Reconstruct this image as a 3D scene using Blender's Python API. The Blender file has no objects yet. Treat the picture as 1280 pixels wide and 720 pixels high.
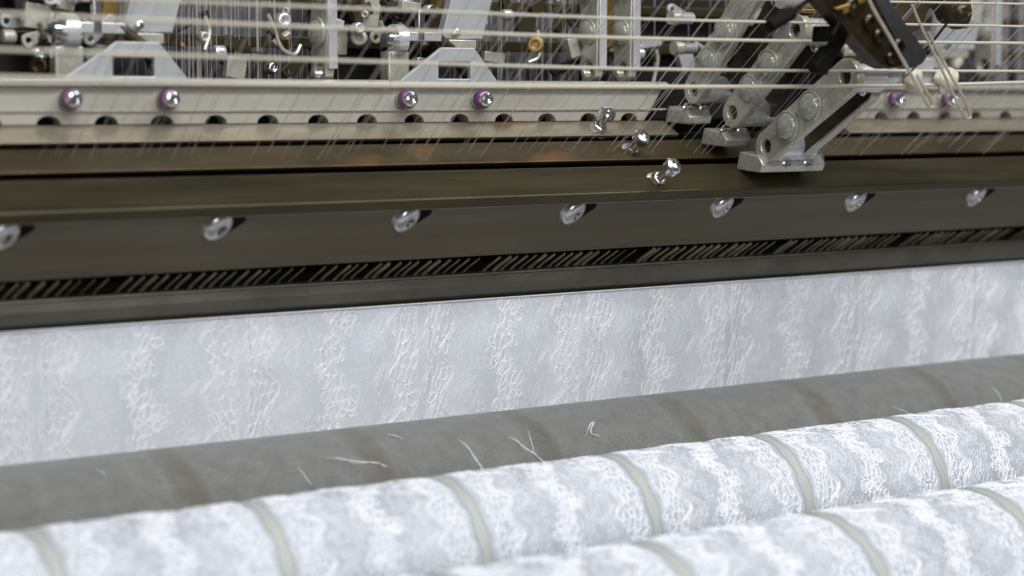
import bpy, bmesh, math, random
from mathutils import Vector, Matrix
random.seed(11)
scene = bpy.context.scene
COL = scene.collection
# ------------------------------------------------------------------ camera
F = 2400.0                      # focal length in pixels of a 1280 px wide frame
XC = Vector((3517, 235, -F)).normalized()
p = math.atan2(235, F)
ZC = Vector((0, math.cos(p), math.sin(p)))
YC = ZC.cross(XC)
ROT = Matrix((XC, YC, ZC))      # rows = world axes in camera coords -> this is camera->world
CAM = Vector((0, 0, 1.45))
def ray(px, py): return ROT @ Vector((px-640, 360-py, -F))
def PY(px, py, Y):
    r = ray(px, py); return CAM + r*(Y/r.y)
def PX(px, py, X):
    r = ray(px, py); return CAM + r*(X/r.x)
def ZZ(py, Y, px=640): return PY(px, py, Y).z
cd = bpy.data.cameras.new('camera'); cam = bpy.data.objects.new('camera', cd); COL.objects.link(cam)
cam.matrix_world = Matrix.Translation(CAM) @ ROT.to_4x4()
cd.lens = F/1280*36; cd.sensor_width = 36; cd.clip_start = .02; cd.clip_end = 100
cd.dof.use_dof = True; cd.dof.focus_distance = 2.0; cd.dof.aperture_fstop = 2.8
scene.camera = cam
X0, X1 = 0.0, 3.4

# ------------------------------------------------------------------ materials
def newmat(name):
    m = bpy.data.materials.new(name); m.use_nodes = True
    nt = m.node_tree; return m, nt, nt.nodes['Principled BSDF']
def metal(name, c1, c2=None, rough=.35, met=.9, scale=30, stretch=(1,1,1), bump=.05, rs=.12, detail=6):
    m, nt, b = newmat(name); N = nt.nodes; L = nt.links
    tc = N.new('ShaderNodeNewGeometry')
    mp = N.new('ShaderNodeMapping'); mp.inputs['Scale'].default_value = stretch
    L.new(tc.outputs['Position'], mp.inputs['Vector'])
    n = N.new('ShaderNodeTexNoise'); n.inputs['Scale'].default_value = scale; n.inputs['Detail'].default_value = detail
    n.inputs['Roughness'].default_value = .65
    L.new(mp.outputs[0], n.inputs['Vector'])
    r = N.new('ShaderNodeValToRGB'); r.color_ramp.elements[0].position = .35; r.color_ramp.elements[1].position = .68
    c2 = c2 or tuple(x*.65 for x in c1)
    r.color_ramp.elements[0].color = (*c2, 1); r.color_ramp.elements[1].color = (*c1, 1)
    L.new(n.outputs[0], r.inputs[0]); L.new(r.outputs[0], b.inputs['Base Color'])
    b.inputs['Metallic'].default_value = met
    mr = N.new('ShaderNodeMapRange'); mr.inputs[3].default_value = max(.03, rough-rs); mr.inputs[4].default_value = rough+rs
    L.new(n.outputs[0], mr.inputs[0]); L.new(mr.outputs[0], b.inputs['Roughness'])
    bp = N.new('ShaderNodeBump'); bp.inputs['Strength'].default_value = bump; bp.inputs['Distance'].default_value = .002
    L.new(n.outputs[0], bp.inputs['Height']); L.new(bp.outputs[0], b.inputs['Normal'])
    return m
M = {}
M['bar'] = metal('dark_oiled_steel', (.076,.062,.030), (.042,.034,.015), .34, .55, 9, (.5,5,5), .12)
M['barC'] = metal('grey_painted_steel', (.185,.160,.115), (.140,.119,.083), .33, .45, 9, (.4,6,6), .10)
M['trick'] = metal('worn_grey_steel', (.165,.155,.125), (.115,.107,.085), .4, .5, 14, (1,2,2), .04)
M['edge'] = metal('bright_steel_edge_or_highlight', (.40,.37,.31), (.3,.27,.22), .35, .8, 20)
M['beige'] = metal('beige_enamel', (.44,.415,.355), (.37,.345,.29), .34, .25, 10, (1,1,2), .02)
M['alu'] = metal('cast_aluminium', (.60,.575,.49), (.44,.42,.35), .27, .5, 40)
M['chrome'] = metal('chrome', (.82,.82,.85), (.6,.6,.62), .16, 1.0, 60, rs=.07)
M['white'] = metal('pale_blue_grey_plate', (.44,.45,.44), (.36,.37,.365), .4, .3, 20)
M['black'] = metal('black_plastic', (.008,.007,.006), (.004,.004,.003), .6, .0, 60)
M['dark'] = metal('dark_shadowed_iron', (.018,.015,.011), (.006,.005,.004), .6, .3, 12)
M['slate'] = metal('slate_grey_panel', (.12,.12,.135), (.04,.04,.045), .6, .1, 25, (3,1,1))
M['gold'] = metal('brass_strip', (.42,.27,.07), (.25,.16,.05), .4, .8, 20)
M['brown'] = metal('brown_oily_arm', (.06,.038,.016), (.006,.005,.003), .26, .6, 26, bump=.3)
M['gun'] = metal('gunmetal_strip', (.10,.105,.10), (.06,.06,.06), .35, .7, 20)
M['string'] = metal('cream_cord', (.56,.52,.42), (.44,.40,.31), .7, 0, 300, (1,8,8), .3)
M['yarn'] = metal('fine_white_yarn', (.62,.58,.53), (.5,.46,.4), .7, 0, 200)
M['needle'] = metal('bronze_guide', (.42,.35,.24), (.26,.21,.14), .45, .2, 80)
M['chrome2'] = metal('machined_aluminium', (.78,.78,.78), (.68,.68,.68), .30, .65, 60, rs=.06)
M['screw'] = metal('polished_screw', (.85,.84,.82), (.55,.54,.52), .3, 1.0, 60, rs=.05)
M['purple'] = metal('purple_washer', (.20,.07,.20), (.12,.04,.12), .4, .3, 60)
M['wax'] = metal('cream_wax', (.62,.58,.47), (.52,.46,.33), .5, 0, 60, bump=.2); M['wax'].node_tree.nodes['Principled BSDF'].inputs['Subsurface Weight'].default_value = .3; M['wax'].node_tree.nodes['Principled BSDF'].inputs['Subsurface Radius'].default_value = (.004,.003,.002)
M['tintboard'] = metal('added_beige_tint_board', (.75,.66,.54), (.62,.54,.44), .6, 0, 10)
M['hookwire'] = metal('cream_coated_wire', (.6,.55,.45), (.42,.37,.28), .35, .4, 60)
def rust(name):
    m = metal(name, (.10,.076,.038), (.05,.036,.017), .36, .5, 9, (1,3,3), .05)
    nt = m.node_tree; N, L = nt.nodes, nt.links; b = N['Principled BSDF']
    src = b.inputs['Base Color'].links[0].from_socket
    g = N.new('ShaderNodeNewGeometry'); n = N.new('ShaderNodeTexNoise'); n.inputs['Scale'].default_value = 16
    mp = N.new('ShaderNodeMapping'); mp.inputs['Location'].default_value = (3.1,.3,.9); mp.inputs['Scale'].default_value=(1,1.5,1.5)
    L.new(g.outputs['Position'], mp.inputs[0]); L.new(mp.outputs[0], n.inputs['Vector'])
    r = N.new('ShaderNodeValToRGB'); r.color_ramp.elements[0].position = .60; r.color_ramp.elements[1].position = .80
    L.new(n.outputs[0], r.inputs[0])
    sp = N.new('ShaderNodeSeparateXYZ'); L.new(g.outputs['Position'], sp.inputs[0])
    dd = N.new('ShaderNodeMath'); dd.operation = 'SUBTRACT'; dd.inputs[1].default_value = 1.12; L.new(sp.outputs[0], dd.inputs[0])
    ab = N.new('ShaderNodeMath'); ab.operation = 'ABSOLUTE'; L.new(dd.outputs[0], ab.inputs[0])
    mk = N.new('ShaderNodeMapRange'); mk.inputs[1].default_value = .15; mk.inputs[2].default_value = .38; mk.inputs[3].default_value = .75; mk.inputs[4].default_value = 0; L.new(ab.outputs[0], mk.inputs[0])
    mq = N.new('ShaderNodeMath'); mq.operation = 'MULTIPLY'; L.new(r.outputs[0], mq.inputs[0]); L.new(mk.outputs[0], mq.inputs[1])
    mx = N.new('ShaderNodeMix'); mx.data_type = 'RGBA'
    L.new(mq.outputs[0], mx.inputs['Factor']); L.new(src, mx.inputs['A']); mx.inputs['B'].default_value = (.25,.12,.04,1)
    L.new(mx.outputs['Result'], b.inputs['Base Color']); return m
M['rusty'] = rust('oiled_steel_with_rust')
def glass():
    m, nt, b = newmat('greenish_glass')
    b.inputs['Base Color'].default_value = (.74,.80,.70,1); b.inputs['Roughness'].default_value = .03
    b.inputs['Transmission Weight'].default_value = .75; b.inputs['IOR'].default_value = 1.48
    return m
M['glass'] = glass(); M['black'].node_tree.nodes['Principled BSDF'].inputs['Specular IOR Level'].default_value = .08; M['pin'] = metal('dark_bronze_pin', (.06,.04,.022), (.02,.014,.01), .3, .7, 60)
PITCH = .2
def lace(name, alpha=1.0, base=(.33,.35,.385), warm=False, net=1.0):
    """net ground of the fabric: fine diamond mesh plus faint flowing contour threads (UV in metres)"""
    m, nt, b = newmat(name); N = nt.nodes; L = nt.links
    uv = N.new('ShaderNodeUVMap'); uv.uv_map = 'UVMap'
    w = N.new('ShaderNodeTexNoise'); w.inputs['Scale'].default_value = 28; w.inputs['Detail'].default_value = 2
    L.new(uv.outputs[0], w.inputs['Vector'])
    # flowing contour threads
    mp = N.new('ShaderNodeMapping'); mp.inputs['Scale'].default_value = (1, .5, 1); L.new(uv.outputs[0], mp.inputs[0])
    c = N.new('ShaderNodeTexNoise'); c.inputs['Scale'].default_value = 30; c.inputs['Detail'].default_value = 1.5
    L.new(mp.outputs[0], c.inputs['Vector'])
    mul = N.new('ShaderNodeMath'); mul.operation = 'MULTIPLY'; mul.inputs[1].default_value = 60; L.new(c.outputs[0], mul.inputs[0])
    sn = N.new('ShaderNodeMath'); sn.operation = 'SINE'; L.new(mul.outputs[0], sn.inputs[0])
    pw = N.new('ShaderNodeMapRange'); pw.inputs[1].default_value = .2; pw.inputs[2].default_value = 1; L.new(sn.outputs[0], pw.inputs[0])
    v = N.new('ShaderNodeTexVoronoi'); v.feature = 'DISTANCE_TO_EDGE'; v.inputs['Scale'].default_value = 620
    L.new(uv.outputs[0], v.inputs['Vector'])
    vr = N.new('ShaderNodeMapRange'); vr.inputs[1].default_value = .02; vr.inputs[2].default_value = .25
    vr.inputs[3].default_value = 1; vr.inputs[4].default_value = 0; L.new(v.outputs['Distance'], vr.inputs[0])
    big = N.new('ShaderNodeTexNoise'); big.inputs['Scale'].default_value = 9; big.inputs['Detail'].default_value = 3; L.new(uv.outputs[0], big.inputs['Vector'])
    a = N.new('ShaderNodeMath'); a.operation = 'MULTIPLY_ADD'; a.inputs[1].default_value = .18
    L.new(pw.outputs[0], a.inputs[0])
    a2 = N.new('ShaderNodeMath'); a2.operation = 'MULTIPLY'; a2.inputs[1].default_value = .35; L.new(vr.outputs[0], a2.inputs[0])
    L.new(a2.outputs[0], a.inputs[2])
    a3 = N.new('ShaderNodeMath'); a3.operation = 'MULTIPLY'; L.new(a.outputs[0], a3.inputs[0]); 
    bm_ = N.new('ShaderNodeMapRange'); bm_.inputs[1].default_value=.35; bm_.inputs[2].default_value=.65; bm_.inputs[3].default_value=.35; bm_.inputs[4].default_value=1.1
    L.new(big.outputs[0], bm_.inputs[0]); L.new(bm_.outputs[0], a3.inputs[1])
    r = N.new('ShaderNodeMix'); r.data_type = 'RGBA'
    L.new(a3.outputs[0], r.inputs['Factor']); r.inputs['A'].default_value = (*base, 1); r.inputs['B'].default_value = (.84,.85,.87,1)
    L.new(r.outputs['Result'], b.inputs['Base Color'])
    b.inputs['Roughness'].default_value = .75
    b.inputs['Sheen Weight'].default_value = .2
    bp = N.new('ShaderNodeBump'); bp.inputs['Strength'].default_value = .5; bp.inputs['Distance'].default_value = .0006
    L.new(a3.outputs[0], bp.inputs['Height']); L.new(bp.outputs[0], b.inputs['Normal'])
    if alpha < 1:
        am = N.new('ShaderNodeMapRange'); am.inputs[3].default_value = alpha; am.inputs[4].default_value = 1.0
        L.new(a3.outputs[0], am.inputs[0]); L.new(am.outputs[0], b.inputs['Alpha'])
    return m
M['lace'] = lace('white_lace_ground'); M['lacesheet'] = lace('sheer_lace_ground', .80, (.71,.73,.78))
def plain(name, c, rough=.6, sheen=0):
    m = metal(name, c, tuple(x*.9 for x in c), rough, 0, 400, bump=.1); return m
M['thread'] = plain('white_gimp_thread', (.77,.78,.82)); M['olive'] = plain('olive_marker_thread', (.36,.36,.26))
M['ribbon'] = plain('plain_net_ribbon', (.42,.43,.41))
M['threadsheer'] = plain('white_sheer_thread', (.87,.87,.88)); M['seam'] = plain('grey_seam_thread', (.50,.49,.47))
def felt():
    m, nt, b = newmat('grey_felt_wrap'); N = nt.nodes; L = nt.links
    uv = N.new('ShaderNodeUVMap'); uv.uv_map = 'UVMap'
    n = N.new('ShaderNodeTexNoise'); n.inputs['Scale'].default_value = 420; n.inputs['Detail'].default_value = 6; n.inputs['Roughness'].default_value = .8; L.new(uv.outputs[0], n.inputs['Vector'])
    sx = N.new('ShaderNodeSeparateXYZ'); L.new(uv.outputs[0], sx.inputs[0])
    wob = N.new('ShaderNodeTexNoise'); wob.inputs['Scale'].default_value = 12; L.new(uv.outputs[0], wob.inputs['Vector'])
    ma = N.new('ShaderNodeMath'); ma.operation = 'MULTIPLY_ADD'; ma.inputs[1].default_value = .02; L.new(wob.outputs[0], ma.inputs[0]); L.new(sx.outputs[0], ma.inputs[2])
    dv = N.new('ShaderNodeMath'); dv.operation = 'DIVIDE'; dv.inputs[1].default_value = PITCH; L.new(ma.outputs[0], dv.inputs[0])
    fr = N.new('ShaderNodeMath'); fr.operation = 'FRACT'; L.new(dv.outputs[0], fr.inputs[0])
    r = N.new('ShaderNodeValToRGB'); cr = r.color_ramp
    cr.elements[0].position = 0; cr.elements[0].color = (.150,.150,.138,1)
    cr.elements[1].position = 1; cr.elements[1].color = (.150,.150,.138,1)
    for q, c in ((.40,(.165,.165,.15)), (.37,(.15,.149,.134)), (.43,(.137,.133,.115)), (.50,(.112,.107,.082)), (.55,(.108,.102,.074)), (.60,(.150,.146,.128)), (.68,(.148,.147,.134))):
        e = cr.elements.new(q); e.color = (*c, 1)
    L.new(fr.outputs[0], r.inputs[0])
    n2 = N.new('ShaderNodeTexNoise'); n2.inputs['Scale'].default_value = 55; n2.inputs['Detail'].default_value = 5; L.new(uv.outputs[0], n2.inputs['Vector'])
    mm = N.new('ShaderNodeMapRange'); mm.inputs[1].default_value=.3; mm.inputs[2].default_value=.7; mm.inputs[3].default_value = .82; mm.inputs[4].default_value = 1.18; L.new(n2.outputs[0], mm.inputs[0])
    m3 = N.new('ShaderNodeMapRange'); m3.inputs[1].default_value=.3; m3.inputs[2].default_value=.7; m3.inputs[3].default_value = .5; m3.inputs[4].default_value = 1.55; L.new(n.outputs[0], m3.inputs[0])
    q1 = N.new('ShaderNodeMath'); q1.operation='MULTIPLY'; L.new(mm.outputs[0], q1.inputs[0]); L.new(m3.outputs[0], q1.inputs[1])
    vm = N.new('ShaderNodeVectorMath'); vm.operation = 'SCALE'; L.new(r.outputs[0], vm.inputs[0]); L.new(q1.outputs[0], vm.inputs['Scale'])
    L.new(vm.outputs[0], b.inputs['Base Color']); b.inputs['Roughness'].default_value = .8
    b.inputs['Sheen Weight'].default_value = .35; b.inputs['Sheen Roughness'].default_value = .5
    bp = N.new('ShaderNodeBump'); bp.inputs['Strength'].default_value = .9; bp.inputs['Distance'].default_value = .0015
    L.new(n.outputs[0], bp.inputs['Height']); L.new(bp.outputs[0], b.inputs['Normal']); return m
M['felt'] = felt()

# ------------------------------------------------------------------ helpers
def tag(o, label=None, cat=None, group=None, kind=None):
    if label: o['label'] = label
    if cat: o['category'] = cat
    if group: o['group'] = group
    if kind: o['kind'] = kind
    return o
def obj(name, bm, mat, parent=None, origin=None, bevel=0, angle=35, smooth=True):
    me = bpy.data.meshes.new(name)
    o = bpy.data.objects.new(name, me); COL.objects.link(o)
    org = parent_origin(parent) if parent is not None else Vector(origin or (0,0,0))
    bmesh.ops.translate(bm, verts=bm.verts, vec=-org)
    bmesh.ops.recalc_face_normals(bm, faces=bm.faces)
    bm.to_mesh(me); bm.free()
    for m in (mat if isinstance(mat, (list,tuple)) else [mat]): me.materials.append(m)
    if smooth:
        me.shade_smooth(); me.set_sharp_from_angle(angle=math.radians(angle))
    if parent is not None: o.parent = parent
    else: o.location = org
    if bevel:
        md = o.modifiers.new('bevel', 'BEVEL'); md.width = bevel; md.segments = 2; md.limit_method = 'ANGLE'; md.angle_limit = math.radians(40)
    return o
def parent_origin(o):
    v = Vector((0,0,0))
    while o is not None: v += o.location; o = o.parent
    return v
def thing(name, loc, label, cat, group=None):
    o = bpy.data.objects.new(name, None); COL.objects.link(o); o.location = loc; o.empty_display_size = .02
    return tag(o, label, cat, group)
def kids(o): return [c for c in COL.objects if c.parent == o]
def dup(o, dx, label=None, parent=None):
    c = o.copy(); COL.objects.link(c); c.parent = parent
    if parent is None: c.location = o.location + Vector(dx) if not isinstance(dx, (int,float)) else o.location + Vector((dx,0,0))
    if label: c['label'] = label
    for ch in kids(o): dup(ch, 0, None, c)
    return c
def add_prism_x(bm, prof, x0, x1):
    a = [bm.verts.new((x0, y, z)) for y, z in prof]; b = [bm.verts.new((x1, y, z)) for y, z in prof]
    n = len(prof)
    for i in range(n): bm.faces.new((a[i], a[(i+1)%n], b[(i+1)%n], b[i]))
    bm.faces.new(a); bm.faces.new(list(reversed(b)))
def add_box(bm, c, u, v, w):
    """c centre, u v w half-extent vectors"""
    c = Vector(c); V = [bm.verts.new(c + u*i + v*j + w*k) for i in (-1,1) for j in (-1,1) for k in (-1,1)]
    for f in ((0,1,3,2),(4,6,7,5),(0,4,5,1),(2,3,7,6),(0,2,6,4),(1,5,7,3)): bm.faces.new([V[i] for i in f])
def frame_of(d):
    d = Vector(d).normalized(); up = Vector((0,0,1)) if abs(d.z) < .9 else Vector((1,0,0))
    u = d.cross(up).normalized(); return u, d.cross(u).normalized(), d
def add_lathe(bm, base, d, prof, seg=24, caps=True):
    """prof = [(r, h)] along direction d from base"""
    u, v, d = frame_of(d); base = Vector(base); rings = []
    for r, h in prof:
        rings.append([bm.verts.new(base + d*h + (u*math.cos(2*math.pi*i/seg) + v*math.sin(2*math.pi*i/seg))*max(r,1e-5)) for i in range(seg)])
    for a, b in zip(rings, rings[1:]):
        for i in range(seg): bm.faces.new((a[i], a[(i+1)%seg], b[(i+1)%seg], b[i]))
    if caps: bm.faces.new(rings[0]); bm.faces.new(rings[-1])
def add_tube(bm, pts, r, seg=8, mi=0, caps=True):
    pts = [Vector(q) for q in pts]; rings = []
    pu = None
    for i, q in enumerate(pts):
        d = (pts[min(i+1, len(pts)-1)] - pts[max(i-1, 0)])
        if d.length < 1e-9: d = Vector((0,0,1))
        d.normalize()
        if pu is None: pu, _, _ = frame_of(d)
        u = (pu - d*pu.dot(d))
        if u.length < 1e-4: u, _, _ = frame_of(d)
        u.normalize(); v = d.cross(u); pu = u
        rr = r[i] if isinstance(r, (list,tuple)) else r
        rings.append([bm.verts.new(q + (u*math.cos(2*math.pi*k/seg) + v*math.sin(2*math.pi*k/seg))*rr) for k in range(seg)])
    for a, b in zip(rings, rings[1:]):
        for k in range(seg):
            f = bm.faces.new((a[k], a[(k+1)%seg], b[(k+1)%seg], b[k])); f.material_index = mi
    if caps:
        bm.faces.new(rings[0]).material_index = mi; bm.faces.new(rings[-1]).material_index = mi
def add_sphere(bm, c, r, sub=3, sc=(1,1,1)):
    bmesh.ops.create_icosphere(bm, subdivisions=sub, radius=r, matrix=Matrix.Translation(Vector(c)) @ Matrix.Diagonal((*sc,1)))
def add_plate(bm, outline, holes, o, u, v, n, t):
    """outline/holes: 2-D loops in metres, placed at o + a*u + b*v, thickness t along n"""
    edges = []
    for loop in [outline] + list(holes):
        vs = [bm.verts.new(Vector(o) + u*a + v*b) for a, b in loop]
        edges += [bm.edges.new((vs[i], vs[(i+1)%len(vs)])) for i in range(len(vs))]
    g = bmesh.ops.triangle_fill(bm, use_beauty=True, use_dissolve=False, edges=edges)
    fs = [x for x in g['geom'] if isinstance(x, bmesh.types.BMFace)]
    e = bmesh.ops.extrude_face_region(bm, geom=fs)
    bmesh.ops.translate(bm, verts=[x for x in e['geom'] if isinstance(x, bmesh.types.BMVert)], vec=n*t)
def circle(cx, cy, r, n=24): return [(cx + r*math.cos(2*math.pi*i/n), cy + r*math.sin(2*math.pi*i/n)) for i in range(n)]
def stadium(a, b, r1, r2, n=14):
    a, b = Vector(a), Vector(b); d = (b-a).normalized(); ang = math.atan2(d.y, d.x); out = []
    for i in range(n+1): t = ang+math.pi/2+math.pi*i/n; out.append((a.x+r1*math.cos(t), a.y+r1*math.sin(t)))
    for i in range(n+1): t = ang-math.pi/2+math.pi*i/n; out.append((b.x+r2*math.cos(t), b.y+r2*math.sin(t)))
    return out
def catmull(pts, n=12):
    P = [Vector(q) for q in pts]; P = [P[0]*2-P[1]] + P + [P[-1]*2-P[-2]]; out = []
    for i in range(1, len(P)-2):
        for k in range(n):
            t = k/n; a,b,c,d = P[i-1],P[i],P[i+1],P[i+2]
            out.append(.5*((2*b)+(c-a)*t+(2*a-5*b+4*c-d)*t*t+(3*b-a-3*c+d)*t**3))
    out.append(P[-2]); return out
UX, UY, UZ = Vector((1,0,0)), Vector((0,1,0)), Vector((0,0,1))
UP = Vector((0,-.8,.62)).normalized()          # direction in which yarns, bolts and levers lean: up and outwards

# ------------------------------------------------------------------ surroundings
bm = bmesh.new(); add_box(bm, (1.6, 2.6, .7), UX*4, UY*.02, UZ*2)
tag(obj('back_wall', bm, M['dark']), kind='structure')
bm = bmesh.new(); add_box(bm, (1.6, .8, -.02), UX*5, UY*3, UZ*.02)
tag(obj('floor', bm, metal('grey_floor', (.3,.29,.27), None, .5, 0, 4)), kind='structure')

# ------------------------------------------------------------------ bars
def bar(name, prof, mat, label, cat='machine bar', x0=X0, x1=X1, bevel=.0015):
    pts = [(Y, ZZ(py, Y)) for py, Y in prof]
    t = thing(name, (x0, pts[0][0], pts[0][1]), label, cat)
    bm = bmesh.new(); add_prism_x(bm, pts, x0, x1)
    obj('bar_body', bm, mat, t, bevel=bevel); return t
# face C with the button screws (undercut)
barC = bar('screw_bar', [(257,1.572),(318,1.606),(316,1.615),(246,1.66)], M['barC'], 'dark grey steel bar with a row of shiny button screws above the dark gap')
bm = bmesh.new(); zc = ZZ(256, 1.572); add_box(bm, ((X0+X1)/2, 1.572, zc), UX*(X1-X0)/2, UY*.003, UZ*.0016)
obj('edge_or_highlight_strip', bm, M['edge'], barC, bevel=.0006)  # brighter strip paints the highlight along the bar's top edge
nC = Vector((0, -(ZZ(257,1.572)-ZZ(320,1.606)), -(1.606-1.572))).normalized()
sx0 = PY(272, 273, 1.58).x
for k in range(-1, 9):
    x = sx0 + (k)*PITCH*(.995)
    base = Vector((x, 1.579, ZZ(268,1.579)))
    bm = bmesh.new(); n = (ROT @ Vector((.66,-.66,.36))).normalized()
    prof = [(.0165,-.012),(.0165,.0002),(.0160,.0022),(.0142,.0042),(.0112,.0056),(.0078,.0064),(.0058,.0064),(.0052,.0020),(.0,.0020)]
    add_lathe(bm, base, n, prof, 28)
    s = obj('button_screw', bm, M['screw'], barC)
    # flat black plate: paints shade in the recess trailing right of the screw
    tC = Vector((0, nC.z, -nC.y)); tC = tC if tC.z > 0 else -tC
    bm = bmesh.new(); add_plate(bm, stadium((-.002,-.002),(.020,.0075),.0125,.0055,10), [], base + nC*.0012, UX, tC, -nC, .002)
    obj('recess_shade', bm, M['black'], barC)
# face B
barB = bar('bolt_bar', [(211,1.580),(246,1.548),(257,1.553),(258,1.60),(211,1.62)], M['bar'], 'dark brown oiled steel bar directly above the screw bar, below the black groove')
# face A
barA = bar('rusty_bar', [(178,1.632),(203,1.604),(207,1.612),(207,1.66),(178,1.67)], M['rusty'], 'dark brown steel bar with orange rust patches between two black grooves')
# back filler in grooves
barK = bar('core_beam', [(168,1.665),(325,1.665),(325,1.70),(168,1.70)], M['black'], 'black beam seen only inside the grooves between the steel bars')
# trick plate D
zt = lambda py, Y: ZZ(py, Y)
Dp = [(336,1.640),(340,1.622),(342,1.614),(352,1.612),(364,1.616),(370,1.626),(371,1.636),(371,1.66)]
barD = bar('trick_plate_bar', Dp, M['trick'], 'smooth grey steel bar along the top edge of the hanging lace sheet', bevel=.0008)
bm = bmesh.new(); add_box(bm, ((X0+X1)/2, 1.6165, ZZ(340,1.6165)), UX*(X1-X0)/2, UY*.0016, UZ*.0010)
obj('edge_or_highlight_strip', bm, M['edge'], barD, bevel=.0005)

# ------------------------------------------------------------------ rail (two lengths), scalloped lower edge
YR = 1.665
hx0 = PY(459, 148, YR).x; hx5 = PY(736, 148, YR).x; HS = (hx5-hx0)/5
def rail(xa, xb, label, slant=0):
    zt_, zm, zb = ZZ(103,YR), ZZ(137,YR), ZZ(152,YR)
    t = thing('guide_rail', (xa, YR, zb), label, 'rail')
    k0 = math.ceil((xa-hx0)/HS + .3); out = [(xa, zb)]
    k = k0
    while hx0 + k*HS < xb-.3*HS:
        c = hx0 + k*HS; r = .0115
        for i in range(9): a = math.pi - math.pi*i/8; out.append((c + r*math.cos(a), zb + .72*r*math.sin(a)))
        k += 1
    out += [(xb-slant, zb), (xb, zt_), (xa, zt_)]
    bm = bmesh.new(); add_plate(bm, out, [], Vector((0,YR,0)), UX, UZ, UY, .02)
    obj('rail_face', bm, M['beige'], t, bevel=.0008, smooth=False)
    bm = bmesh.new(); add_prism_x(bm, [(YR-.001,ZZ(101,YR)), (YR-.006,ZZ(104,YR-.006)), (YR-.006,ZZ(110,YR-.006)), (YR-.001,ZZ(111,YR)),(YR+.02,ZZ(111,YR)),(YR+.02,ZZ(101,YR))], xa, xb)
    obj('top_lip', bm, M['beige'], t, bevel=.001)
    bm = bmesh.new(); add_box(bm, ((xa+xb)/2, YR-.0005, zm), UX*(xb-xa)/2, UY*.0012, UZ*.0009)
    obj('ridge_line', bm, M['alu'], t)
    bm = bmesh.new(); add_prism_x(bm, [(YR+.001, zb-.0005), (1.640, ZZ(171,1.640)), (1.645, ZZ(174,1.645)), (YR+.02, ZZ(174,YR+.02)), (YR+.02, zb-.0005)], xa, xb)
    obj('lower_flange', bm, M['flange'], t, bevel=.001)
    bm = bmesh.new(); add_box(bm, ((xa+xb)/2, YR+.026, (zb+zt_)/2), UX*(xb-xa)/2, UY*.003, UZ*.02)
    obj('recess_backing', bm, M['black'], t)
    return t
fl = rust('worn_beige_flange'); M['flange'] = fl
for nd in fl.node_tree.nodes:
    if nd.type == 'VALTORGB' and abs(nd.color_ramp.elements[0].position-.35) < .01:
        nd.color_ramp.elements[0].color = (.20,.165,.11,1); nd.color_ramp.elements[1].color = (.36,.32,.24,1)
railL = rail(X0, PY(832,130,YR).x, 'beige enamelled rail on the left with a scalloped lower edge, carrying two pale brackets', .03)
railR = rail(PY(1045,130,YR).x, X1, 'beige enamelled rail on the right behind the two hooked wires, with scalloped lower edge')
# continuous flange behind levers
def bracket(rl, pxs, cx_scale=1):
    """pxs: (left screw px, right screw px)"""
    xa, xb = PY(pxs[0],125,YR).x, PY(pxs[1],125,YR).x; w = xb-xa
    z0, z1 = ZZ(106,YR), ZZ(61,YR)
    w0, w1 = ZZ(99,YR), ZZ(78,YR)
    bm = bmesh.new()
    out = [(xa-.004,z0),(xa-.004,z0+.004),(xa+w*.47,z1-.002),(xa+w*.50,z1),(xa+w*.93,z1),(xa+w*.97,z1-.004),(xb+.022,z0+.004),(xb+.022,z0)]
    hole = [(xa+w*.45,w0),(xa+w*.45+.002,w0+.001),(xa+w*.86,w0),(xa+w*.86,w1),(xa+w*.45,w1)]
    add_plate(bm, out, [[(xa+w*.45,w0),(xa+w*.88,w0),(xa+w*.88,w1),(xa+w*.45,w1)]], Vector((0,YR-.004,0)), UX, UZ, UY, .006)
    b = obj('bracket', bm, M['white'], rl, bevel=.0008, smooth=False)
    for x in (xa, xb):
        c = Vector((x, YR-.001, ZZ(124,YR)))
        d = Vector((0,-1,0))
        bm = bmesh.new(); add_lathe(bm, c, d, [(.0095,0),(.0095,.004),(.0090,.0045)], 24); obj('washer', bm, M['alu'], b)
        bm = bmesh.new(); add_lathe(bm, c + d*.0046, d, [(.0096,0),(.0096,.007),(.0088,.008)], 24); obj('purple_washer', bm, M['purple'], b)
        bm = bmesh.new(); add_lathe(bm, c + d*.0117, d, [(.0078,0),(.0078,.005),(.0066,.0068),(.0045,.0076),(.0040,.004),(.0,.004)], 24); obj('cap_screw', bm, M['chrome'], b)
    return xa, xb
br = [bracket(railL,(84,206)), bracket(railL,(503,597)), bracket(railR,(1112,1178))]
for i,(xa,xb) in enumerate(br):
    if i == 2: xa += .040      # pale columns standing behind the brackets
    w = xb-xa; Yc = 1.70
    lab = ('pale blue grey column plate at the far left, above the leftmost bracket','pale blue grey column plate above the middle bracket beside the brass strip','pale blue grey column plate behind the dark arch arm at the right')[i]
    z0, z1 = ZZ(50,Yc), ZZ(-60,Yc)
    o_ = PY(552,50,Yc).x - br[1][0]
    s = Vector((xa+o_, Yc, z0)); bm = bmesh.new()
    wd = (PY(603,50,Yc).x-PY(552,50,Yc).x) + (.025 if i == 2 else 0)
    add_plate(bm, [(0,0),(wd,0),(wd+.028,z1-z0),(.028,z1-z0)], [], s, UX, UZ, UY, .012)
    t = thing('column_plate', s, lab, 'column plate', 'pale column plates behind the rail')
    obj('plate', bm, M['white'], t, bevel=.001, smooth=False)
    bm = bmesh.new(); add_box(bm, s + Vector((wd*.45,.004,-.006)), UX*wd*.33, UY*.01, UZ*.005); obj('foot', bm, M['alu'], t, bevel=.001)
    bm = bmesh.new(); add_lathe(bm, s+Vector((wd*.3,-.003,.006)), -UY, [(.004,0),(.004,.004),(.002,.005)], 14); obj('small_screw', bm, M['chrome'], t)

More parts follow.
